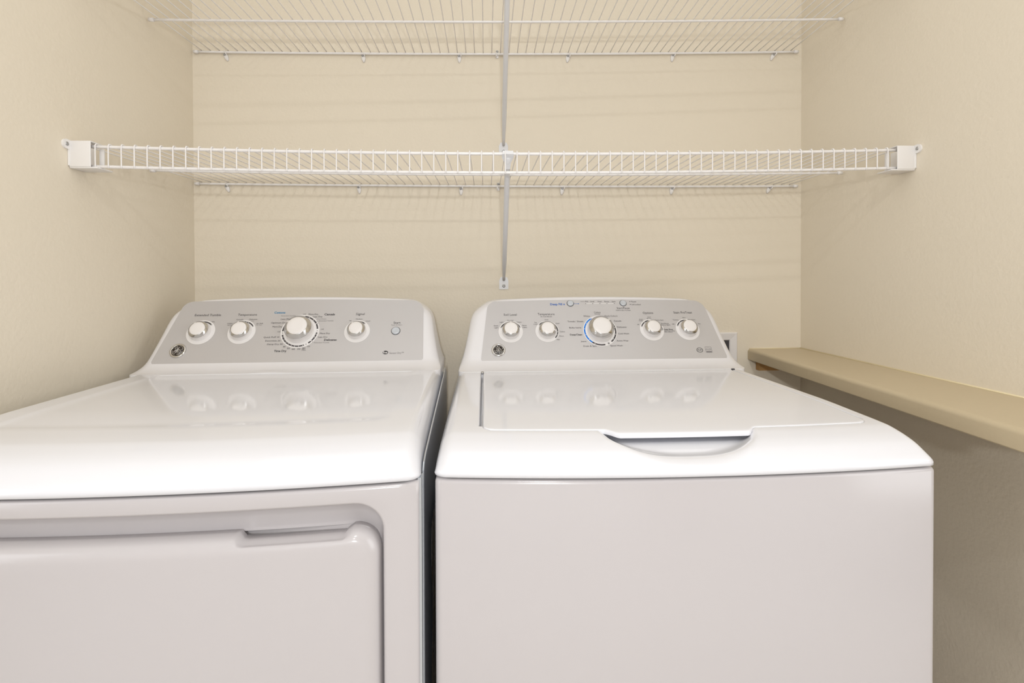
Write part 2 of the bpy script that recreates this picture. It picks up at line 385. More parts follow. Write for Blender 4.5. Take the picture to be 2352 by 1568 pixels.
# printed wording: text, left, right, baseline, cap height (metres on the console face), ink
DRYER_TEXT=[('Extended Tumble', -0.2592, -0.1982, 0.132, 0.0061, 't'), ('On', -0.2153, -0.2087, 0.1148, 0.003, 't'), ('Temperature', -0.1584, -0.1137, 0.1323, 0.0061, 't'), ('Casuals', -0.1594, -0.1429, 0.1204, 0.003, 't'), ('Cottons', -0.1777, -0.1655, 0.1096, 0.003, 't'), ('High Heat', -0.1767, -0.1656, 0.1054, 0.0024, 'g'), ('Delicates', -0.1291, -0.11, 0.1206, 0.0031, 't'), ('Low', -0.123, -0.1169, 0.1165, 0.0025, 'g'), ('Air Fluff', -0.11, -0.0944, 0.1087, 0.003, 't'), ('No Heat', -0.1093, -0.0963, 0.1053, 0.0024, 'g'), ('Cottons', -0.0733, -0.0473, 0.1377, 0.0056, 'b'), ('Extended Tumble', -0.0553, -0.021, 0.1299, 0.0027, 'g'), ('Less Dry', -0.0548, -0.0306, 0.1198, 0.0042, 't'), ('Optimum Dry', -0.0756, -0.0396, 0.11, 0.0041, 't'), ('More Dry', -0.0703, -0.0474, 0.0992, 0.0041, 't'), ('Off', -0.0565, -0.0495, 0.0855, 0.0035, 'g'), ('Quick Fluff 10', -0.0853, -0.0493, 0.0709, 0.004, 't'), ('Dewrinkle 20', -0.0797, -0.045, 0.0613, 0.0039, 't'), ('Damp Dry 30', -0.0735, -0.0381, 0.0522, 0.0039, 't'), ('40', -0.036, -0.0297, 0.0454, 0.0039, 't'), ('50', -0.0259, -0.0192, 0.041, 0.0039, 't'), ('60', -0.0142, -0.0072, 0.0386, 0.0039, 't'), ('70', -0.0022, 0.005, 0.0387, 0.0039, 't'), ('80', 0.0095, 0.0165, 0.0408, 0.0039, 't'), ('Min.', 0.009, 0.0192, 0.0366, 0.0034, 't'), ('Off', 0.0197, 0.0266, 0.0456, 0.0034, 'g'), ('Time Dry', -0.0542, -0.0258, 0.0337, 0.0051, 'k'), ('Off', -0.0043, 0.003, 0.1332, 0.0037, 'g'), ('More Dry', 0.0092, 0.0324, 0.133, 0.0042, 't'), ('Less Dry', 0.0211, 0.0436, 0.1261, 0.0042, 't'), ('Cool Down', 0.0314, 0.0538, 0.1203, 0.0027, 'g'), ('Extended Tumble', 0.0371, 0.072, 0.1149, 0.0027, 'g'), ('Casuals', 0.0476, 0.0729, 0.1318, 0.0055, 'k'), ('Off', 0.0451, 0.0522, 0.0911, 0.0036, 'g'), ('More Dry', 0.0444, 0.068, 0.0797, 0.0041, 't'), ('Less Dry', 0.0421, 0.0638, 0.0699, 0.004, 't'), ('Delicates', 0.0568, 0.0862, 0.0615, 0.0052, 'k'), ('Extended Tumble', 0.0346, 0.0698, 0.0557, 0.0026, 'g'), ('Signal', 0.1243, 0.1452, 0.1316, 0.0062, 't'), ('Medium', 0.1257, 0.1415, 0.1189, 0.0028, 't'), ('Loud', 0.1499, 0.1603, 0.1131, 0.0029, 't'), ('Off', 0.1098, 0.1151, 0.1144, 0.0027, 't'), ('Start', 0.218, 0.2349, 0.1061, 0.0062, 't'), ('Push to Start', 0.2133, 0.2397, 0.1015, 0.0028, 'g'), ('Sensor Dry™', 0.2145, 0.248, 0.0247, 0.0046, 'g')]
WASHER_TEXT=[('Soil Level', -0.227, -0.1942, 0.13, 0.0063, 't'), ('Normal', -0.2186, -0.2032, 0.1152, 0.003, 't'), ('Light', -0.2375, -0.2275, 0.11, 0.0032, 't'), ('Heavy', -0.1943, -0.1826, 0.1098, 0.0032, 't'), ('Extra', -0.2523, -0.2415, 0.1002, 0.0032, 't'), ('Light', -0.2513, -0.2413, 0.0946, 0.0032, 't'), ('Extra', -0.1808, -0.1703, 0.1003, 0.0032, 't'), ('Heavy', -0.181, -0.1693, 0.0951, 0.0032, 't'), ('Temperature', -0.1406, -0.0976, 0.1308, 0.0063, 't'), ('All Cold Rinses', -0.1343, -0.1047, 0.1252, 0.0029, 't'), ('Cool', -0.1238, -0.115, 0.1161, 0.0032, 't'), ('Tap', -0.1509, -0.1443, 0.1083, 0.0032, 't'), ('Cold', -0.1526, -0.143, 0.1031, 0.0032, 't'), ('Cool', -0.0963, -0.0875, 0.1054, 0.0032, 't'), ('Colors', -0.0878, -0.075, 0.0821, 0.0032, 't'), ('Warm', -0.0907, -0.0791, 0.0698, 0.0031, 't'), ('Hot', -0.097, -0.0897, 0.0603, 0.0031, 't'), ('Deep Fill', -0.1063, -0.0753, 0.1598, 0.0063, 'u'), ('Fill', -0.0142, -0.0073, 0.1688, 0.0035, 't'), ('Soak', -0.0011, 0.0098, 0.1688, 0.0034, 't'), ('Wash', 0.0176, 0.0286, 0.1686, 0.0035, 't'), ('Rinse', 0.0359, 0.0479, 0.1685, 0.0034, 't'), ('Spin', 0.0555, 0.065, 0.1684, 0.0034, 't'), ('Pause', 0.1063, 0.1198, 0.1677, 0.0037, 't'), ('Lid Locked', 0.1058, 0.1299, 0.159, 0.0037, 't'), ('Start/Pause', 0.0656, 0.099, 0.1476, 0.0056, 't'), ('Hold 3 Secs to Stop', 0.0629, 0.1006, 0.1423, 0.003, 't'), ('Colors', 0.0046, 0.0216, 0.1358, 0.0048, 't'), ('Normal', 0.0059, 0.0197, 0.1318, 0.0028, 't'), ('Whites', -0.024, -0.0072, 0.1253, 0.0042, 't'), ('Towels / Sheets', -0.066, -0.0256, 0.1102, 0.0041, 't'), ('Bulky Items', -0.0631, -0.0331, 0.0925, 0.004, 't'), ('DeepClean', -0.0631, -0.0326, 0.0727, 0.0044, 'k'), ('Jeans', -0.0381, -0.0243, 0.0543, 0.0039, 't'), ('Drain & Spin', -0.0326, -0.0001, 0.0413, 0.0039, 't'), ('Dark Colors', 0.031, 0.0638, 0.1252, 0.0042, 't'), ('Casuals', 0.0526, 0.0716, 0.1108, 0.0041, 't'), ('Delicates', 0.0586, 0.0824, 0.0931, 0.0041, 't'), ('Cold Wash', 0.0588, 0.0862, 0.0746, 0.004, 't'), ('Active Wear', 0.052, 0.082, 0.055, 0.004, 't'), ('Speed Wash', 0.0343, 0.0648, 0.0417, 0.0039, 't'), ('Options', 0.1313, 0.1585, 0.1326, 0.0064, 't'), ('2nd', 0.1413, 0.1492, 0.1218, 0.003, 't'), ('Rinse', 0.1394, 0.1505, 0.1174, 0.0031, 't'), ('Auto', 0.1183, 0.1283, 0.1155, 0.003, 't'), ('Soak', 0.1176, 0.1276, 0.1114, 0.0031, 't'), ('Off', 0.1111, 0.1163, 0.1003, 0.003, 't'), ('Extra Spin', 0.1599, 0.1813, 0.1128, 0.003, 't'), ('2nd Rinse', 0.1726, 0.1932, 0.1026, 0.0033, 't'), ('Extra Spin', 0.173, 0.196, 0.0985, 0.0032, 't'), ('Deep Rinse', 0.1771, 0.2007, 0.0859, 0.0034, 'k'), ('Select when adding', 0.1777, 0.2042, 0.0821, 0.0025, 't'), ('fabric softener', 0.1778, 0.1985, 0.079, 0.0024, 't'), ('Stain PreTreat', 0.212, 0.2607, 0.133, 0.0064, 't'), ('Dirt', 0.2326, 0.2404, 0.1189, 0.0033, 't'), ('Tomato', 0.2055, 0.2207, 0.1131, 0.0033, 't'), ('Off', 0.2016, 0.2076, 0.1008, 0.003, 't'), ('Wine', 0.2689, 0.2754, 0.1014, 0.003, 't'), ('Grass', 0.2542, 0.2645, 0.1133, 0.0031, 't')]
# ------------------------------------------------------------------ laundry machines
HW = 0.343; BOW = 0.020; LEAN = radians(33); ZB = 0.9125
F_PTS = [(0, .9176), (.002, .9215), (.009, .9275), (.030, .9398), (.052, .9462), (.075, .9500), (.130, .9520), (.23, .9545), (.75, .9548)]
def yfront(x):
    R = 0.018; ax = abs(x); y = -BOW*(1-(x/HW)**2)
    if ax > HW-R: y += R - sqrt(max(0, R*R-(ax-(HW-R))**2))
    return y
def deck_z(x, yy, k):
    d = HW-abs(x); s = 1.0 if d > 0.024 else sqrt(max(0, 1-(1-d/0.024)**2))
    return ZB + (hinterp(yy, F_PTS)-ZB)*k*s
def grid_lines(a, b, n, dense):
    """positions from a to b, denser inside the given (lo, hi, step) bands"""
    s = {a, b}
    for i in range(n+1): s.add(a+(b-a)*i/n)
    for lo, hi, st in dense:
        k = int((hi-lo)/st+0.5)
        for i in range(k+1): s.add(lo+(hi-lo)*i/k)
    out = []
    for v in sorted(s):
        if not out or v-out[-1] > 0.0006: out.append(v)
    out[-1] = b
    return out
def top_panel(root, k, relief, name='top_panel'):
    xs = grid_lines(-HW, HW, 56, [(-HW, -HW+.026, .0016), (HW-.026, HW, .0016), (-.130, .125, .004), (-.300, -.27, .0015), (.288, .318, .0015)])
    ys = grid_lines(0, 0.66, 66, [(0, .012, .0015), (.012, .10, .002)])
    bm = bmesh.new(); V = []
    for yy in ys:
        V.append([bm.verts.new((x, yfront(x)+yy, deck_z(x, yy, k)+relief(x, yy))) for x in xs])
    for a, b in zip(V, V[1:]):
        for i in range(len(xs)-1): bm.faces.new((a[i], a[i+1], b[i+1], b[i]))
    # skirt down to the seam and a turned-in flange
    loop = [r[0] for r in V[::-1]] + V[0][1:] + [r[-1] for r in V[1:]]
    lo = [bm.verts.new((v.co.x, v.co.y, min(v.co.z, ZB)-0.0002)) for v in loop]
    li = [bm.verts.new((v.co.x*0.985, v.co.y+(0.005 if v.co.y < 0.03 else 0), ZB-0.0015)) for v in loop]
    for A, B in ((loop, lo), (lo, li)):
        for i in range(len(A)-1): bm.faces.new((A[i], A[i+1], B[i+1], B[i]))
    return link(name, bm, M['enamel'], root)
def plan_ring(hw, yf, yb, r, n=40, hwb=None):
    """plan outline going from back left round the front to back right, following the bowed front"""
    pts = [(-hw, yb), (-hw, yb*0.5), (-hw, yf(-hw)+r)]
    for i in range(1, 7):
        a = radians(90*i/6); pts.append((-hw+r-r*cos(a), yf(-hw+r)+r-r*sin(a)+ (yf(-hw)-yf(-hw+r))*(1-i/6)))
    for i in range(1, n): x = (-hw+r)+(2*hw-2*r)*i/n; pts.append((x, yf(x)))
    for i in range(6, 0, -1):
        a = radians(90*i/6); pts.append((hw-r+r*cos(a), yf(hw-r)+r-r*sin(a)+(yf(hw)-yf(hw-r))*(1-i/6)))
    pts += [(hw, yf(hw)+r), (hw, yb*0.5), (hw, yb)]
    return pts
def bowf(inset): return lambda x: -BOW*(1-(x/HW)**2)+inset

W_PTS = [(-.030, .3430), (-.012, .3425), (0, .3385), (.02, .3335), (.04, .3295), (.08, .3225), (.11, .3180), (.130, .3130), (.142, .3065), (.153, .2960), (.163, .2840), (.170, .2730), (.1745, .2620), (.1765, .2500)]
def make_console(root, yp, zp, cx, zdeck, lift=0.0):
    """control console: rings stacked upwards, leaning face, rounded top corners, concave foot"""
    c33, t33 = cos(LEAN), math.tan(LEAN)
    YB = yp + 0.150
    rows = []
    # foot: concave sweep from the face down on to the deck
    P0 = (yp+0.010*t33, zp+0.010); P1 = (yp-0.010, zdeck+0.0035); P2 = (yp-0.044, zdeck+0.0006)
    foot = []
    for i in range(13):
        t = i/12; a, b, c = (1-t)**2, 2*t*(1-t), t*t
        foot.append((a*P0[0]+b*P1[0]+c*P2[0], a*P0[1]+b*P1[1]+c*P2[1]))
    for (y, z) in foot[::-1]:
        b = (z-zp)/c33; rows.append((z, hinterp(b, W_PTS), y, 0.0))
    rows = [(rows[0][0]-0.030, 0.3425, rows[0][2]-0.0005, 0.0), (rows[0][0]-0.0012, 0.343, rows[0][2]-0.0004, 0.0)] + rows
    bs = [.016, .024, .032, .04, .05, .06, .07, .08, .09, .10, .11, .12, .128, .134, .139, .144, .149, .154, .159, .164, .168, .171, .173, .1745, .1757, .1765]
    for b in bs:
        d = 0.0
        if b > .1715: q = (b-.1715)/.005; d = 0.005*(1-sqrt(max(0, 1-q*q)))
        rows.append((zp+b*c33, hinterp(b, W_PTS), yp+b*c33*t33+d, sstep((b-.02)/.15)))
    # top surface, then back edge
    zt = rows[-1][0]
    bm = bmesh.new(); rings = []
    def ring(z, w, yf, cr, yb):
        r = min(0.022, (yb-yf)*0.45, w*0.3); pts = []
        pts += [(-w, yb), (-w, yf+r)]
        for i in range(1, 7): a = radians(15*i); pts.append((-w+r-r*cos(a), yf+r-r*sin(a)))
        N = 36
        for i in range(1, N): pts.append((-w+r+(2*w-2*r)*i/N, yf))
        for i in range(6, 0, -1): a = radians(15*i); pts.append((w-r+r*cos(a), yf+r-r*sin(a)))
        pts += [(w, yf+r), (w, yb)]
        out = []
        for x, y in pts:
            dz = 0.0072*cr*max(0, 1-(x/0.262)**2)
            lz = lift*exp(-((x+0.040)/0.035)**2) if z < zdeck+0.004 else 0
            out.append((x+cx, y+(dz*t33 if y < yb-0.03 else 0), z+dz+lz))
        return out
    for (z, w, yf, cr) in rows: rings.append(ring(z, w, yf, cr, YB))
    rings.append(ring(zt+0.0004, 0.243, rows[-1][2]+0.006, 1.0, YB-0.006))
    loft(bm, rings, True, False, True)
    o = link('console_housing', bm, M['console'], root)
    for p in o.data.polygons:
        if len(p.vertices) > 8: p.use_smooth = False
    return sharp(o, 50)

class Panel:
    """local frame of the sloping console face: a across, b up the face, h out of it"""
    def __init__(s, root, yp, zp):
        s.root = root
        s.m = Matrix.Translation((0, yp, zp)) @ Matrix(((1, 0, 0, 0), (0, sin(LEAN), -cos(LEAN), 0), (0, cos(LEAN), sin(LEAN), 0), (0, 0, 0, 1)))
    def put(s, name, bm, mat, parent=None, smooth=True):
        bmesh.ops.transform(bm, matrix=s.m, verts=bm.verts)
        return link(name, bm, mat, parent or s.root, smooth)
def round_poly(corners, n=8):
    """corners: (x, y, r) -> rounded outline"""
    out = []; N = len(corners)
    for i, (x, y, r) in enumerate(corners):
        p = Vector((x, y)); a = (Vector(corners[i-1][:2])-p).normalized(); b = (Vector(corners[(i+1) % N][:2])-p).normalized()
        ang = a.angle(b); d = r/math.tan(ang/2); c = p + (a+b).normalized()*(r/sin(ang/2))
        s, e = p+a*d, p+b*d
        a0 = atan2(s.y-c.y, s.x-c.x); a1 = atan2(e.y-c.y, e.x-c.x)
        da = (a1-a0+pi) % (2*pi)-pi
        for k in range(n+1): t = a0+da*k/n; out.append((c.x+r*cos(t), c.y+r*sin(t)))
    return out
def flat_plate(bm, pts, h0, h1, mi=0):
    loft(bm, [[(x, y, h0) for x, y in pts], [(x, y, h1) for x, y in pts]], True, True, True, mi)
def overlay(P, la, lt, ra, rt, bot, top):
    """grey console overlay with crowned top"""
    cs = round_poly([(la, bot, 0.009), (ra, bot, 0.009), (rt, top, 0.030), (lt, top, 0.024)], 10)
    mid, hw = (lt+rt)/2, (rt-lt)/2
    out = []
    for i, (x, y) in enumerate(cs):
        out.append((x, y))
        x2, y2 = cs[(i+1) % len(cs)]
        if abs(x2-x) > 0.2 and y > (bot+top)/2:
            for k in range(1, 16): t = k/16; out.append((x+(x2-x)*t, y+(y2-y)*t))
    out = [(x, y + (0.0042*max(0, 1-((x-mid)/(hw*0.92))**2) if y > top-0.004 else 0)) for x, y in out]
    bm = bmesh.new(); flat_plate(bm, out, -0.001, 0.0010)
    return P.put('control_panel_overlay', bm, M['panel'], smooth=False)

_tcache = {}
def text_polys(s, bold=False):
    key = (s, bold)
    if key not in _tcache:
        cu = bpy.data.curves.new('t', 'FONT'); cu.body = s; cu.size = 1.0; cu.resolution_u = 2
        if bold: cu.offset = 0.018
        o = bpy.data.objects.new('t', cu); COL.objects.link(o)
        dg = bpy.context.evaluated_depsgraph_get(); me = bpy.data.meshes.new_from_object(o.evaluated_get(dg))
        vs = [tuple(v.co) for v in me.vertices]; fs = [tuple(p.vertices) for p in me.polygons]
        bpy.data.objects.remove(o); bpy.data.curves.remove(cu); bpy.data.meshes.remove(me)
        _tcache[key] = (vs, fs)
    return _tcache[key]
def add_text(bm, s, a0, a1, b, h, H0, bold=False, mi=0):
    vs, fs = text_polys(s, bold)
    x0 = min(v[0] for v in vs); x1 = max(v[0] for v in vs)
    sx = (a1-a0)/(x1-x0); sy = h/0.70
    bv = [bm.verts.new((a0+(v[0]-x0)*sx, b+v[1]*sy, H0)) for v in vs]
    for f in fs:
        try: bm.faces.new([bv[i] for i in f]).material_index = mi
        except ValueError: pass
INKS = [M['ink'], M['ink_grey'], M['ink_dark'], M['ink_teal'], M['ink_navy'], M['ink_blue'], M['dial']]
KEY = {'t': 0, 'g': 1, 'k': 2, 'b': 3, 'u': 4}
def arc_band(bm, c, r, w, a0, a1, H0, mi, n=None):
    n = n or max(4, int(abs(a1-a0)/4)); a0, a1 = radians(a0), radians(a1)
    A = [bm.verts.new((c[0]+(r-w/2)*cos(a0+(a1-a0)*i/n), c[1]+(r-w/2)*sin(a0+(a1-a0)*i/n), H0)) for i in range(n+1)]
    B = [bm.verts.new((c[0]+(r+w/2)*cos(a0+(a1-a0)*i/n), c[1]+(r+w/2)*sin(a0+(a1-a0)*i/n), H0)) for i in range(n+1)]
    for i in range(n): bm.faces.new((A[i], B[i], B[i+1], A[i+1])).material_index = mi
def dot(bm, x, y, r, H0, mi, n=14):
    bm.faces.new([bm.verts.new((x+r*cos(2*pi*k/n), y+r*sin(2*pi*k/n), H0)) for k in range(n)]).material_index = mi
def strip(bm, x0, y0, x1, y1, w, H0, mi):
    d = Vector((x1-x0, y1-y0)).normalized(); n = Vector((-d.y, d.x))*w/2
    bm.faces.new([bm.verts.new((x0+n.x, y0+n.y, H0)), bm.verts.new((x0-n.x, y0-n.y, H0)), bm.verts.new((x1-n.x, y1-n.y, H0)), bm.verts.new((x1+n.x, y1+n.y, H0))]).material_index = mi
HP = 0.0014   # print height over the overlay
def dial(P, c, ro, r_mark, arcs, dots, pointer, big=False, extra=(), size=1.0):
    """printed white dial ring with marks, and the knob standing on it"""
    bm = bmesh.new(); lathe(bm, [(0, 0.0010), (ro, 0.0010), (ro, 0.0007)], 72, Matrix.Translation((c[0], c[1], 0.0002)))
    for f in bm.faces: f.material_index = 6
    wd = 0.0036 if big else 0.0030
    for a0, a1, mi in arcs: arc_band(bm, c, r_mark, wd, a0, a1, HP, mi)
    for a in dots: dot(bm, c[0]+r_mark*cos(radians(a)), c[1]+r_mark*sin(radians(a)), 0.0010 if big else 0.0009, HP+0.0001, 6)
    for e in extra:
        if e[0] == 'dot': dot(bm, c[0]+r_mark*cos(radians(e[1])), c[1]+r_mark*sin(radians(e[1])), e[2], HP, e[3])
        if e[0] == 'tick':
            a = radians(e[1]); strip(bm, c[0]+(r_mark-0.0005)*cos(a), c[1]+(r_mark-0.0005)*sin(a), c[0]+(r_mark+0.0058)*cos(a), c[1]+(r_mark+0.0058)*sin(a), 0.0007, HP+0.00005, 0)
    P.put('dial_ring', bm, INKS, smooth=False)
    if big: rs, r0, r1, rc, h0, h1, h2 = 0.0326, 0.0318, 0.0312, 0.0232, 0.010, 0.0205, 0.0290
    else: rs, r0, r1, rc, h0, h1, h2 = 0.0222, 0.0214, 0.0210, 0.0162, 0.0070, 0.0140, 0.0196
    rs, r0, r1, rc = rs*size, r0*size, r1*size, rc*size
    tm = Matrix.Translation((c[0], c[1], 0.001))
    bm = bmesh.new(); lathe(bm, [(rs, 0), (rs, 0.0022), (rs-0.0012, 0.0028), (r0-0.0008, h0), (r0-0.0020, h1-0.0012)], 64, tm)
    sk = P.put('knob', bm, M['knob'])
    bm = bmesh.new(); lathe(bm, [(r1-0.0018, h1-0.0016), (r1, h1-0.0008), (r1+0.0003, h1), (r1-0.0002, h1+0.0012), (rc+0.0008, h2-0.0008), (rc, h2), (rc-0.0006, h2)], 64, tm)
    P.put('chrome_trim', bm, M['chrome'], sk)
    bm = bmesh.new(); lathe(bm, [(rc-0.0004, h2-0.002), (rc-0.0004, h2+0.0002), (rc-0.0012, h2+0.0008), (rc*0.6, h2+0.0011), (0, h2+0.0013)], 48, tm)
    pm = Matrix.Translation((c[0], c[1], 0.001)) @ Matrix.Rotation(radians(pointer), 4, 'Z')
    b2 = bmesh.new(); w = 0.0028 if big else 0.0021
    box(b2, (rc-0.001, -w, h2-0.004), (r1+0.0012, w, h2+0.0008), 0.0004)
    # pointer slopes down over the chrome
    for v in b2.verts:
        if v.co.x > rc+0.002: v.co.z -= (h2-h1)*0.88*(v.co.x-rc)/(r1-rc)
    bmesh.ops.transform(b2, matrix=pm, verts=b2.verts)
    me = bpy.data.meshes.new('x'); b2.to_mesh(me); b2.free(); bm.from_mesh(me); bpy.data.meshes.remove(me)
    sharp(P.put('knob_cap', bm, M['knob'], sk), 40)
def push_button(P, c, r, parent=None):
    bm = bmesh.new(); lathe(bm, [(r+0.0012, 0.0010), (r+0.0012, 0.0013), (r+0.0002, 0.0013)], 32, Matrix.Translation((c[0], c[1], 0)))
    ring = P.put('button_surround', bm, M['gap'])
    bm = bmesh.new(); lathe(bm, [(r, 0.0008), (r, 0.0030), (r-0.0008, 0.0040), (r*0.6, 0.0036), (0, 0.0033)], 32, Matrix.Translation((c[0], c[1], 0)))
    return P.put('push_button', bm, M['button'], ring)
def badge(P, c, R=0.0168):
    tm = Matrix.Translation((c[0], c[1], 0.0008))
    bm = bmesh.new(); lathe(bm, [(R, 0), (R, 0.0018), (R-0.0010, 0.0030), (R*0.80, 0.0036), (R*0.76, 0.0030)], 56, tm)
    b = P.put('badge_rim', bm, M['chrome'])
    bm = bmesh.new(); lathe(bm, [(R*0.775, 0.0026), (R*0.775, 0.0030), (0, 0.0030)], 48, tm); P.put('badge_disc', bm, M['badge_dark'], b)
    bm = bmesh.new(); s = R*0.74; z = 0.0046; q = 0.00058
    def cv(pts, w=q): 
        # smooth the control points with a Catmull-Rom pass
        pp = [pts[0]]+list(pts)+[pts[-1]]; out = []
        for i in range(1, len(pp)-2):
            for k in range(6):
                t = k/6; a, b_, c_, d = pp[i-1], pp[i], pp[i+1], pp[i+2]
                out.append(tuple(0.5*((2*b_[j])+(-a[j]+c_[j])*t+(2*a[j]-5*b_[j]+4*c_[j]-d[j])*t*t+(-a[j]+3*b_[j]-3*c_[j]+d[j])*t**3) for j in (0, 1)))
        out.append(pts[-1])
        tube(bm, [(c[0]+x*s, c[1]+y*s, z) for x, y in out], w, 6)
    # flowing monogram: left letter loop, right letter loop
    cv([(-.50, .34), (-.40, .50), (-.20, .60), (-.06, .52), (-.08, .30), (-.22, .08), (-.46, -.16), (-.60, -.40), (-.54, -.60), (-.36, -.62), (-.16, -.44), (-.04, -.14), (.00, .14)])
    cv([(-.52, .28), (-.36, .22), (-.24, .34)]); cv([(-.40, -.40), (-.26, -.22), (-.10, -.04)])
    cv([(.34, .62), (.20, .56), (.10, .36), (.06, .10), (.04, -.16), (.10, -.42), (.28, -.58), (.50, -.50), (.60, -.28), (.52, -.08), (.34, .02), (.20, -.08), (.18, -.28), (.30, -.36), (.40, -.26)])
    cv([(.06, .10), (.22, .22), (.42, .16), (.52, -.08)])
    # four swirls round the edge
    for a in (18, 108, 198, 288):
        cv([(.90*cos(radians(a+t)), .90*sin(radians(a+t))) for t in range(0, 64, 9)], q*0.9)
        cv([(.90*cos(radians(a)), .90*sin(radians(a))), (.76*cos(radians(a-6)), .76*sin(radians(a-6))), (.74*cos(radians(a-14)), .74*sin(radians(a-14)))], q*1.1)
    P.put('monogram', bm, M['chrome'], b)

def body_rings(inset, z0, z1, hw=0.3415):
    R = []
    def rg(z, k): return [(x*(1-k*0), y, z) for x, y in plan_ring(hw-k, bowf(inset+k), 0.68, 0.010)]
    return [rg(z0, 0), rg(z0+0.4, 0), rg(z1-0.30, 0), rg(z1-0.006, 0), rg(z1-0.0035, 0.0006), rg(z1-0.0012, 0.0022), rg(z1, 0.005)]

# ------------------------------------------------------------------ washer
ws = thing('washer', 'white top-loading washer with closed lid and blue-marked dial, on the right', 'washer', (0.274, -0.855, 0), (0, 0, 0.004))
KW = 1.0
LX0, LX1, LY1 = -0.2790, 0.3020, 0.5150
SX = 0.006
def lid_front(x):
    """y (behind the bowed front edge) of the lid's front edge, with the tongue over the finger scoop"""
    t = sstep((abs(x-SX)-0.092)/0.020); rr = 0.0
    for ex, sg in ((LX0, 1), (LX1, -1)):
        dx = (x-ex)*sg
        if dx < 0.018: rr = max(rr, 0.018-sqrt(max(0, 0.018**2-(0.018-max(dx, 0))**2)))
    return 0.0645*(1-t) + 0.0800*t + rr
def scoop(x, yy):
    """finger scoop: a shallow bowl with a rounded lower boundary"""
    q = abs(x-(SX-0.006))/0.116
    if q >= 1: return 0.0
    yb = 0.001 + 0.060*q**2.8
    return 0.0150*sstep((yy-yb)/0.046)*sstep((1-q)/0.16)
def washer_relief(x, yy):
    d = 0.0
    if 0.0005 < yy < 0.14: d -= scoop(x, yy)*(1-sstep((yy-0.10)/0.03))
    gap = 0.0055 if x < 0 else 0.004
    inx = sstep((x-(LX0-gap))/0.0016)*sstep(((LX1+gap)-x)/0.0016)
    iny = sstep((yy-(lid_front(x)+0.0010))/0.002)*sstep((LY1+0.004-yy)/0.003)
    return min(d, -0.010*inx*iny)
top_panel(ws, KW, washer_relief)
# lid: follows the same crown, sits just proud of the deck
bm = bmesh.new()
xs = grid_lines(LX0, LX1, 60, [(LX0, LX0+.008, .001), (LX1-.008, LX1, .001), (-.13, .125, .004)])
vs_ = [0, .003, .006, .010, .015, .022, .03, .04, .055, .075, .1, .14, .2, .3, .45, .6, .75, .87, .95, .97, .985, .993, 1]
V = []
for v in vs_:
    row = []
    for x in xs:
        R = 0.012; rr = 0.0
        yf0 = lid_front(x)
        y0 = yf0 + rr; yy = y0 + (LY1-y0)*v
        de = min(x-LX0, LX1-x, (yy-y0)*1.0, LY1-yy); rd = 0.0034
        dz = 0 if de > rd else rd*(1-sqrt(max(0, 1-(1-de/rd)**2)))
        row.append(bm.verts.new((x, yfront(x)+yy, deck_z(x, yy, KW)+0.0011-dz)))
    V.append(row)
for a, b in zip(V, V[1:]):
    for i in range(len(xs)-1): bm.faces.new((a[i], a[i+1], b[i+1], b[i]))
loop = V[0] + [r[-1] for r in V[1:]] + V[-1][-2::-1] + [r[0] for r in V[-2:0:-1]]
lo = [bm.verts.new((v.co.x, v.co.y, v.co.z-0.0030)) for v in loop]
for i in range(len(loop)): bm.faces.new((loop[i], loop[(i+1) % len(loop)], lo[(i+1) % len(loop)], lo[i]))
lid = link('lid', bm, M['enamel'], ws)
# hinge posts at the back of the lid
for hx in (LX0-0.0030, LX1+0.004):
    bm = bmesh.new(); tube(bm, [(hx-0.002, LY1-0.004, 0.9545), (hx+0.004, LY1-0.004, 0.9545)], 0.0032, 12); link('hinge_pin', bm, M['screw'] if hx < 0 else M['gap'], lid)
# cabinet
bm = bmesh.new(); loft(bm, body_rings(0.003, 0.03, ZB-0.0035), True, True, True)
sharp(link('cabinet', bm, M['enamel_body_shaded'], ws), 40)
bm = bmesh.new(); loft(bm, [[(x, y+0.006, z) for x, y in plan_ring(0.334, bowf(0.004), 0.675, 0.01)] for z in (ZB-0.006, ZB-0.0010)], True, True, True); link('seam_shadow_gap', bm, M['gap'], ws)
for fx, fy in ((-.3, .04), (.3, .04), (-.3, .62), (.3, .62)):
    bm = bmesh.new(); lathe(bm, [(0, 0), (0.022, 0), (0.022, 0.012), (0.008, 0.014), (0.008, 0.032), (0, 0.032)], 20, Matrix.Translation((fx, fy, 0))); link('foot', bm, M['gap'], ws)
YPW, ZPW = 0.565, 0.967
make_console(ws, YPW, ZPW, 0.006, 0.9547)
PW = Panel(ws, YPW, ZPW)
overlay(PW, -0.2850, -0.2665, 0.3230, 0.2945, 0.0038, 0.1725)
bm = bmesh.new()
for s, a0, a1, b, h, k in WASHER_TEXT: add_text(bm, s, a0, a1, b, h, HP, k in 'kbu', KEY[k])
strip(bm, -.0453, .1639, -.0329, .1639, .0007, HP, 4); dot(bm, -.0327, .1639, .0013, HP, 4)
strip(bm, -.0269, .1703, -.0155, .1702, .0006, HP, 1)
strip(bm, -.0152, .16375, .062, .16375, .0016, HP-0.0001, 6)
for i in range(5): dot(bm, -.0140+.01865*i, .1640, .0010, HP+.0001, 2)
dot(bm, .1027, .1695, .0011, HP, 2); dot(bm, .1027, .1612, .0011, HP, 2)
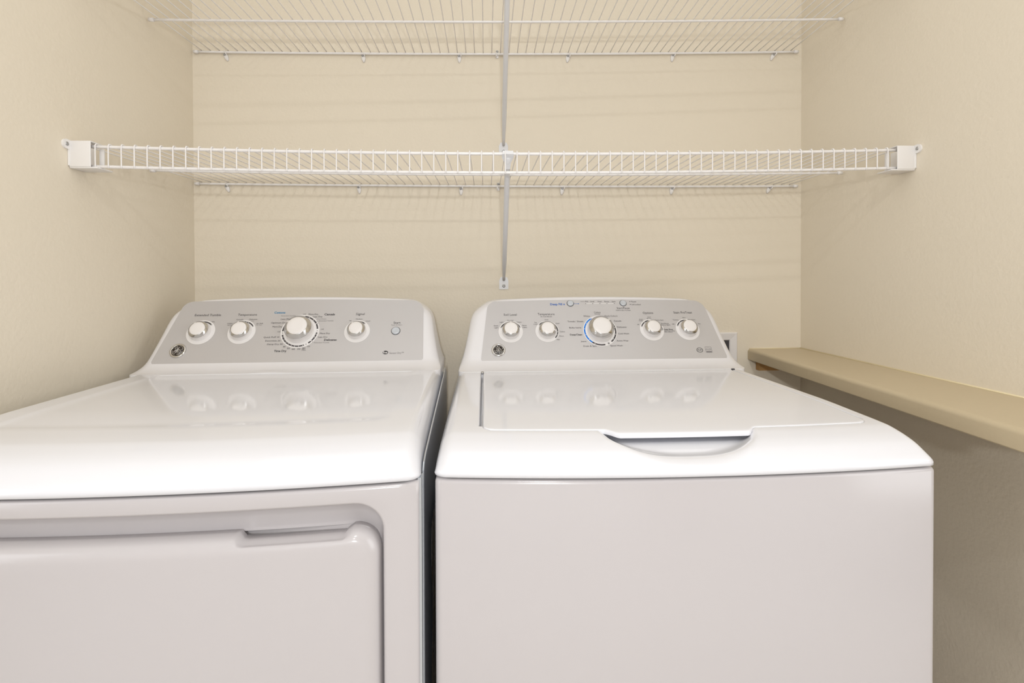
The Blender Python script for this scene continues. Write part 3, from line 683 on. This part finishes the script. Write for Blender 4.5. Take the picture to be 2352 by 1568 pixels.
# drop icon, certification oval and rectangle emblem
pts = [(-.0703+0.0016*cos(t)*(1-.25*sin(t)), .1622+0.0021*sin(t)+(.0012 if abs(t-pi/2) < .2 else 0)) for t in [2*pi*i/16 for i in range(16)]]
bm.faces.new([bm.verts.new((x, y, HP)) for x, y in pts]).material_index = 4
for i in range(28):
    a, b = 2*pi*i/28, 2*pi*(i+1)/28; c0 = (.2567, .0293)
    q = [bm.verts.new((c0[0]+r*cos(t)*.0078, c0[1]+r*sin(t)*.0066, HP)) for t, r in ((a, 1), (b, 1), (b, .84), (a, .84))]
    bm.faces.new(q).material_index = 2
add_text(bm, 'TUV', .2518, .2616, .0276, .0036, HP, True, 2)
add_text(bm, 'TM', .2655, .2672, .0245, .0010, HP, False, 1)
ex0, ex1, ey0, ey1 = .2715, .2870, .0225, .0375
for a in ((ex0, ey0, ex1, ey0), (ex1, ey0, ex1, ey1), (ex1, ey1, ex0, ey1), (ex0, ey1, ex0, ey0)): strip(bm, *a, .0006, HP, 1)
strip(bm, ex0+.001, ey0+.0021, ex1-.001, ey0+.0021, .0032, HP+.00005, 1)
add_text(bm, 'energy', ex0+.0018, ex1-.0050, .0293, .0024, HP, False, 1)
arc_band(bm, (.2785, .0272), .0072, .0005, 20, 150, HP, 1); dot(bm, ex1-.0030, .0312, .0012, HP, 1, 5)
PW.put('printed_lettering', bm, INKS, smooth=False)
B5, K0 = 5, 0
dial(PW, (-.2106, .0850), .0302, .0263, [(24, 157, 0)], [27, 58, 87, 122, 153], 90)
dial(PW, (-.1193, .0850), .0296, .0263, [(-44, 138, 0)], [134, 90, 48, -4, -23], -17)
dial(PW, (.0141, .0852), .0430, .0392, [(117, 234, 5), (234, 282, 0), (-51, 62, 0)], [120, 147, 172, 196, 219, 244, 12, -15, -37, 35, 58], 43, True, [('dot', -64, .0023, 0), ('dot', -64, .0012, 6)])
dial(PW, (.1468, .0872), .0304, .0263, [(-5, 162, 0)], [159, 127, 96, 60, 30, -2], 112)
dial(PW, (.2390, .0875), .0302, .0263, [(5, 160, 0)], [157, 128, 96, 60, 8], 105)
push_button(PW, (-.0540, .1652), .0082); push_button(PW, (.0844, .1652), .0082)
badge(PW, (-.2419, .0344))

# ------------------------------------------------------------------ dryer
dr = thing('dryer', 'white front-loading dryer with grey dial console, on the left', 'dryer', (-0.428, -0.875, 0), (0, 0, 0.030))
KD = 1.13
def dryer_relief(x, yy):
    return -0.0016*sstep((0.285-abs(x))/0.02)*sstep((yy-0.13)/0.02)
top_panel(dr, KD, dryer_relief)
ZD = ZB + (0.9548-ZB)*KD
YPD, ZPD = 0.575, 0.970
make_console(dr, YPD, ZPD, -0.005, ZD-0.0012, 0.0016)
PD = Panel(dr, YPD, ZPD)
overlay(PD, -0.3240, -0.2905, 0.2950, 0.2885, 0.0052, 0.1735)
bm = bmesh.new()
for s, a0, a1, b, h, k in DRYER_TEXT: add_text(bm, s, a0, a1, b, h, HP, k in 'kbu', KEY[k])
pts = [(.2049+.0066*cos(t), .0285+.0046*sin(t)) for t in [2*pi*i/24 for i in range(24)]]
bm.faces.new([bm.verts.new((x, y, HP)) for x, y in pts]).material_index = 2
PD.put('printed_lettering', bm, INKS, smooth=False)
bm = bmesh.new(); add_text(bm, 'he', .2000, .2098, .0262, .0050, HP+.0002, True, 0)
PD.put('logo_lettering', bm, M['dial'], smooth=False)
dial(PD, (-.2336, .0885), .0322, .0275, [(42, 132, 0)], [45, 128], 122, size=1.05)
dial(PD, (-.1395, .0880), .0318, .0275, [(30, 75, 0), (79, 150, 0)], [33, 68, 112, 147], 108, size=1.05)
dial(PD, (-.0034, .0885), .0452, .0405,
     [(-166, -68, 0), (-53, -43, 0), (-39, -6, 0), (8, 27.5, 0), (31, 82, 0), (98, 180, 0)],
     [-157, -145, -133, -122, -110, -98, -85, -72, -24, -13, 48, 66, 110, 135, 155], 150, True,
     [('dot', -173, .0010, 2), ('dot', -61, .0010, 2), ('dot', 0.5, .0010, 2), ('dot', 90, .0010, 2), ('tick', -41, 0, 0), ('tick', 28.5, 0, 0), ('tick', 36, 0, 0)])
dial(PD, (.1319, .0865), .0305, .0265, [(50, 130, 0)], [53, 90, 126], 124)
push_button(PD, (.2249, .0865), .0100)
badge(PD, (-.2712, .0398), 0.0180)
# cabinet with the door recess in its bowed front
def rrect(x0, x1, z0, z1, r, n=9, nx=28, nz=20):
    p = []
    def arc(cx, cz, a0):
        for i in range(n+1): a = radians(a0+90*i/n); p.append((cx+r*cos(a), cz+r*sin(a)))
    def seg(a, b, m):
        for i in range(1, m): p.append((a[0]+(b[0]-a[0])*i/m, a[1]+(b[1]-a[1])*i/m))
    arc(x1-r, z1-r, 0); seg((x1-r, z1), (x0+r, z1), nx); arc(x0+r, z1-r, 90); seg((x0, z1-r), (x0, z0+r), nz)
    arc(x0+r, z0+r, 180); seg((x0+r, z0), (x1-r, z0), nx); arc(x1-r, z0+r, 270); seg((x1, z0+r), (x1, z1-r), nz)
    return p
def by(x, y): return -BOW*(1-(x/HW)**2)+y
FY = 0.003; HX = 0.3415; ZT = ZB-0.0035
rx0, rx1, rz0, rz1, rr = -0.3015, 0.3015, 0.10, 0.8895, 0.040
NA = 10
base = rrect(rx0, rx1, rz0, rz1, rr, NA)
def inset(pts, d): return rrect(rx0+d, rx1-d, rz0+d, rz1-d, max(0.004, rr-d), NA)
def outer_ring(hx, zt, zb, y):
    """the recess outline pushed outwards on to the panel's rectangle, point for point"""
    out = []
    for x, z in base:
        ax, sg = abs(x), math.copysign(1, x)
        top, bot = z > rz1-rr-1e-6, z < rz0+rr+1e-6
        side = ax > rx1-rr-1e-6
        cz = rz1-rr if top else rz0+rr
        ez = zt if top else zb
        if side and (top or bot):
            a = atan2(abs(z-cz), ax-(rx1-rr))
            if a <= pi/4+1e-6: p = (sg*hx, cz+(ez-cz)*math.tan(a))
            else: p = (sg*((rx1-rr)+(hx-(rx1-rr))*math.tan(pi/2-a)), ez)
        elif side: p = (sg*hx, z)
        else: p = (x, ez)
        out.append((p[0], by(p[0], y), p[1]))
    return out
bm = bmesh.new()
rings = [outer_ring(HX, ZT-.0002, .0302, FY+.030), outer_ring(HX, ZT-.0002, .0302, FY+.0062), outer_ring(HX-.0006, ZT-.0010, .031, FY+.0032), outer_ring(HX-.0022, ZT-.0026, .032, FY+.0009), outer_ring(HX-.005, ZT-.0054, .035, FY)]
o5 = rings[-1]
rings.append([((a[0]+b[0])/2, by((a[0]+b[0])/2, FY), (a[2]+b[1])/2) for a, b in zip(o5, base)])
rings.append([(x, by(x, FY), z) for x, z in base])
for d, dy in ((.0012, .0004), (.0028, .0018), (.0042, .0042), (.0052, .0080), (.0060, .0130), (.0072, .0180), (.0100, .0230), (.0150, .0265), (.0220, .0285), (.0400, .0290)):
    rings.append([(x, by(x, FY+dy), z) for x, z in inset(base, d)])
loft(bm, rings, True, False, True)
fp = link('front_panel', bm, M['enamel_body_shaded'], dr)
for p in fp.data.polygons:
    if len(p.vertices) > 8: p.use_smooth = False
bm = bmesh.new(); box(bm, (-0.335, 0.032, 0.03), (0.335, 0.68, ZT-.004), 0.003); link('cabinet', bm, M['enamel_body_shaded'], dr, smooth=False)
for s in (-1, 1):     # wrap-round side panels standing a little proud, their top edge rising to the back
    bm = bmesh.new(); x0, x1 = (0.3442, 0.3462); pr = [(0.026, 0.03), (0.68, 0.03), (0.68, 0.930), (0.615, 0.952), (0.60, 0.9490), (0.06, 0.9270), (0.036, 0.9230), (0.026, 0.915)]
    loft(bm, [[(s*x0, y, z) for y, z in pr], [(s*(x1-.001), y, z) for y, z in pr], [(s*x1, y+(0.001 if y < .3 else -0.001), z-(0.001 if z > .5 else 0)) for y, z in pr]], True, True, True)
    box(bm, (min(s*.3395, s*.3443), 0.010, 0.03), (max(s*.3395, s*.3443), 0.0265, 0.911))
    link('side_panel', bm, M['side'], dr, smooth=False)
bm = bmesh.new(); loft(bm, [[(x, y+0.006, z) for x, y in plan_ring(0.334, bowf(0.004), 0.675, 0.01)] for z in (ZB-0.006, ZB-0.0010)], True, True, True); link('seam_shadow_gap', bm, M['gap'], dr)
for fx, fy in ((-.3, .06), (.3, .06), (-.3, .62), (.3, .62)):
    bm = bmesh.new(); lathe(bm, [(0, 0), (0.022, 0), (0.022, 0.012), (0.008, 0.014), (0.008, 0.032), (0, 0.032)], 20, Matrix.Translation((fx, fy, 0))); link('foot', bm, M['gap'], dr)
# door
dx0, dx1, dz0, dz1, drr = -0.2935, 0.2935, 0.11, 0.8530, 0.034
NX0, NX1, ND = 0.122, 0.258, 0.0085
def notch(x): return ND*sstep((x-NX0)/0.006)*sstep((NX1-x)/0.010)
def door_ring(d, y, wn):
    pts = rrect(dx0+d, dx1-d, dz0+d, dz1-d, max(0.006, drr-d), nx=90)
    return [(x, by(x, FY+y), z - (notch(x)*wn if z > dz1-0.03 else 0)) for x, z in pts]
bm = bmesh.new()
prof = [(.004, .0280, 1), (.0, .0265, 1), (.0, .0150, 1), (.0006, .0110, 1), (.0020, .0070, 1), (.0042, .0038, .8), (.0070, .0012, .4), (.0100, -.0008, .12), (.0135, -.0020, 0), (.0180, -.0026, 0), (.0320, -.0028, 0)]
R = loft(bm, [door_ring(*p) for p in prof], True, False, False)
L = R[-1]; n_, nx_ = 9, 90
up = L[0:(n_+1)+(nx_-1)+(n_+1)]
k0 = len(up) + 19
low = L[k0:k0+len(up)][::-1]
for i in range(len(up)-1): bm.faces.new((up[i], up[i+1], low[i+1], low[i]))
dd = link('door', bm, M['enamel_body_shaded'], dr)
# loose protective film left on the dryer's right side, showing in the gap between the machines
bm = bmesh.new(); V = []
for i in range(24):
    z = 0.25+0.56*i/23; w = 0.30+0.05*sin(i*0.9)
    V.append([bm.verts.new((0.3500+0.0030*(0.5+0.5*sin(j*1.9+i*0.7))*(j/9), 0.10+0.018*(i/3)*0+w*j/9+0.012*sin(i*.8), z)) for j in range(10)])
for a, b in zip(V, V[1:]):
    for j in range(9): bm.faces.new((a[j], a[j+1], b[j+1], b[j]))
link('protective_film', bm, M['film'], dr)
bpy.context.view_layer.update()
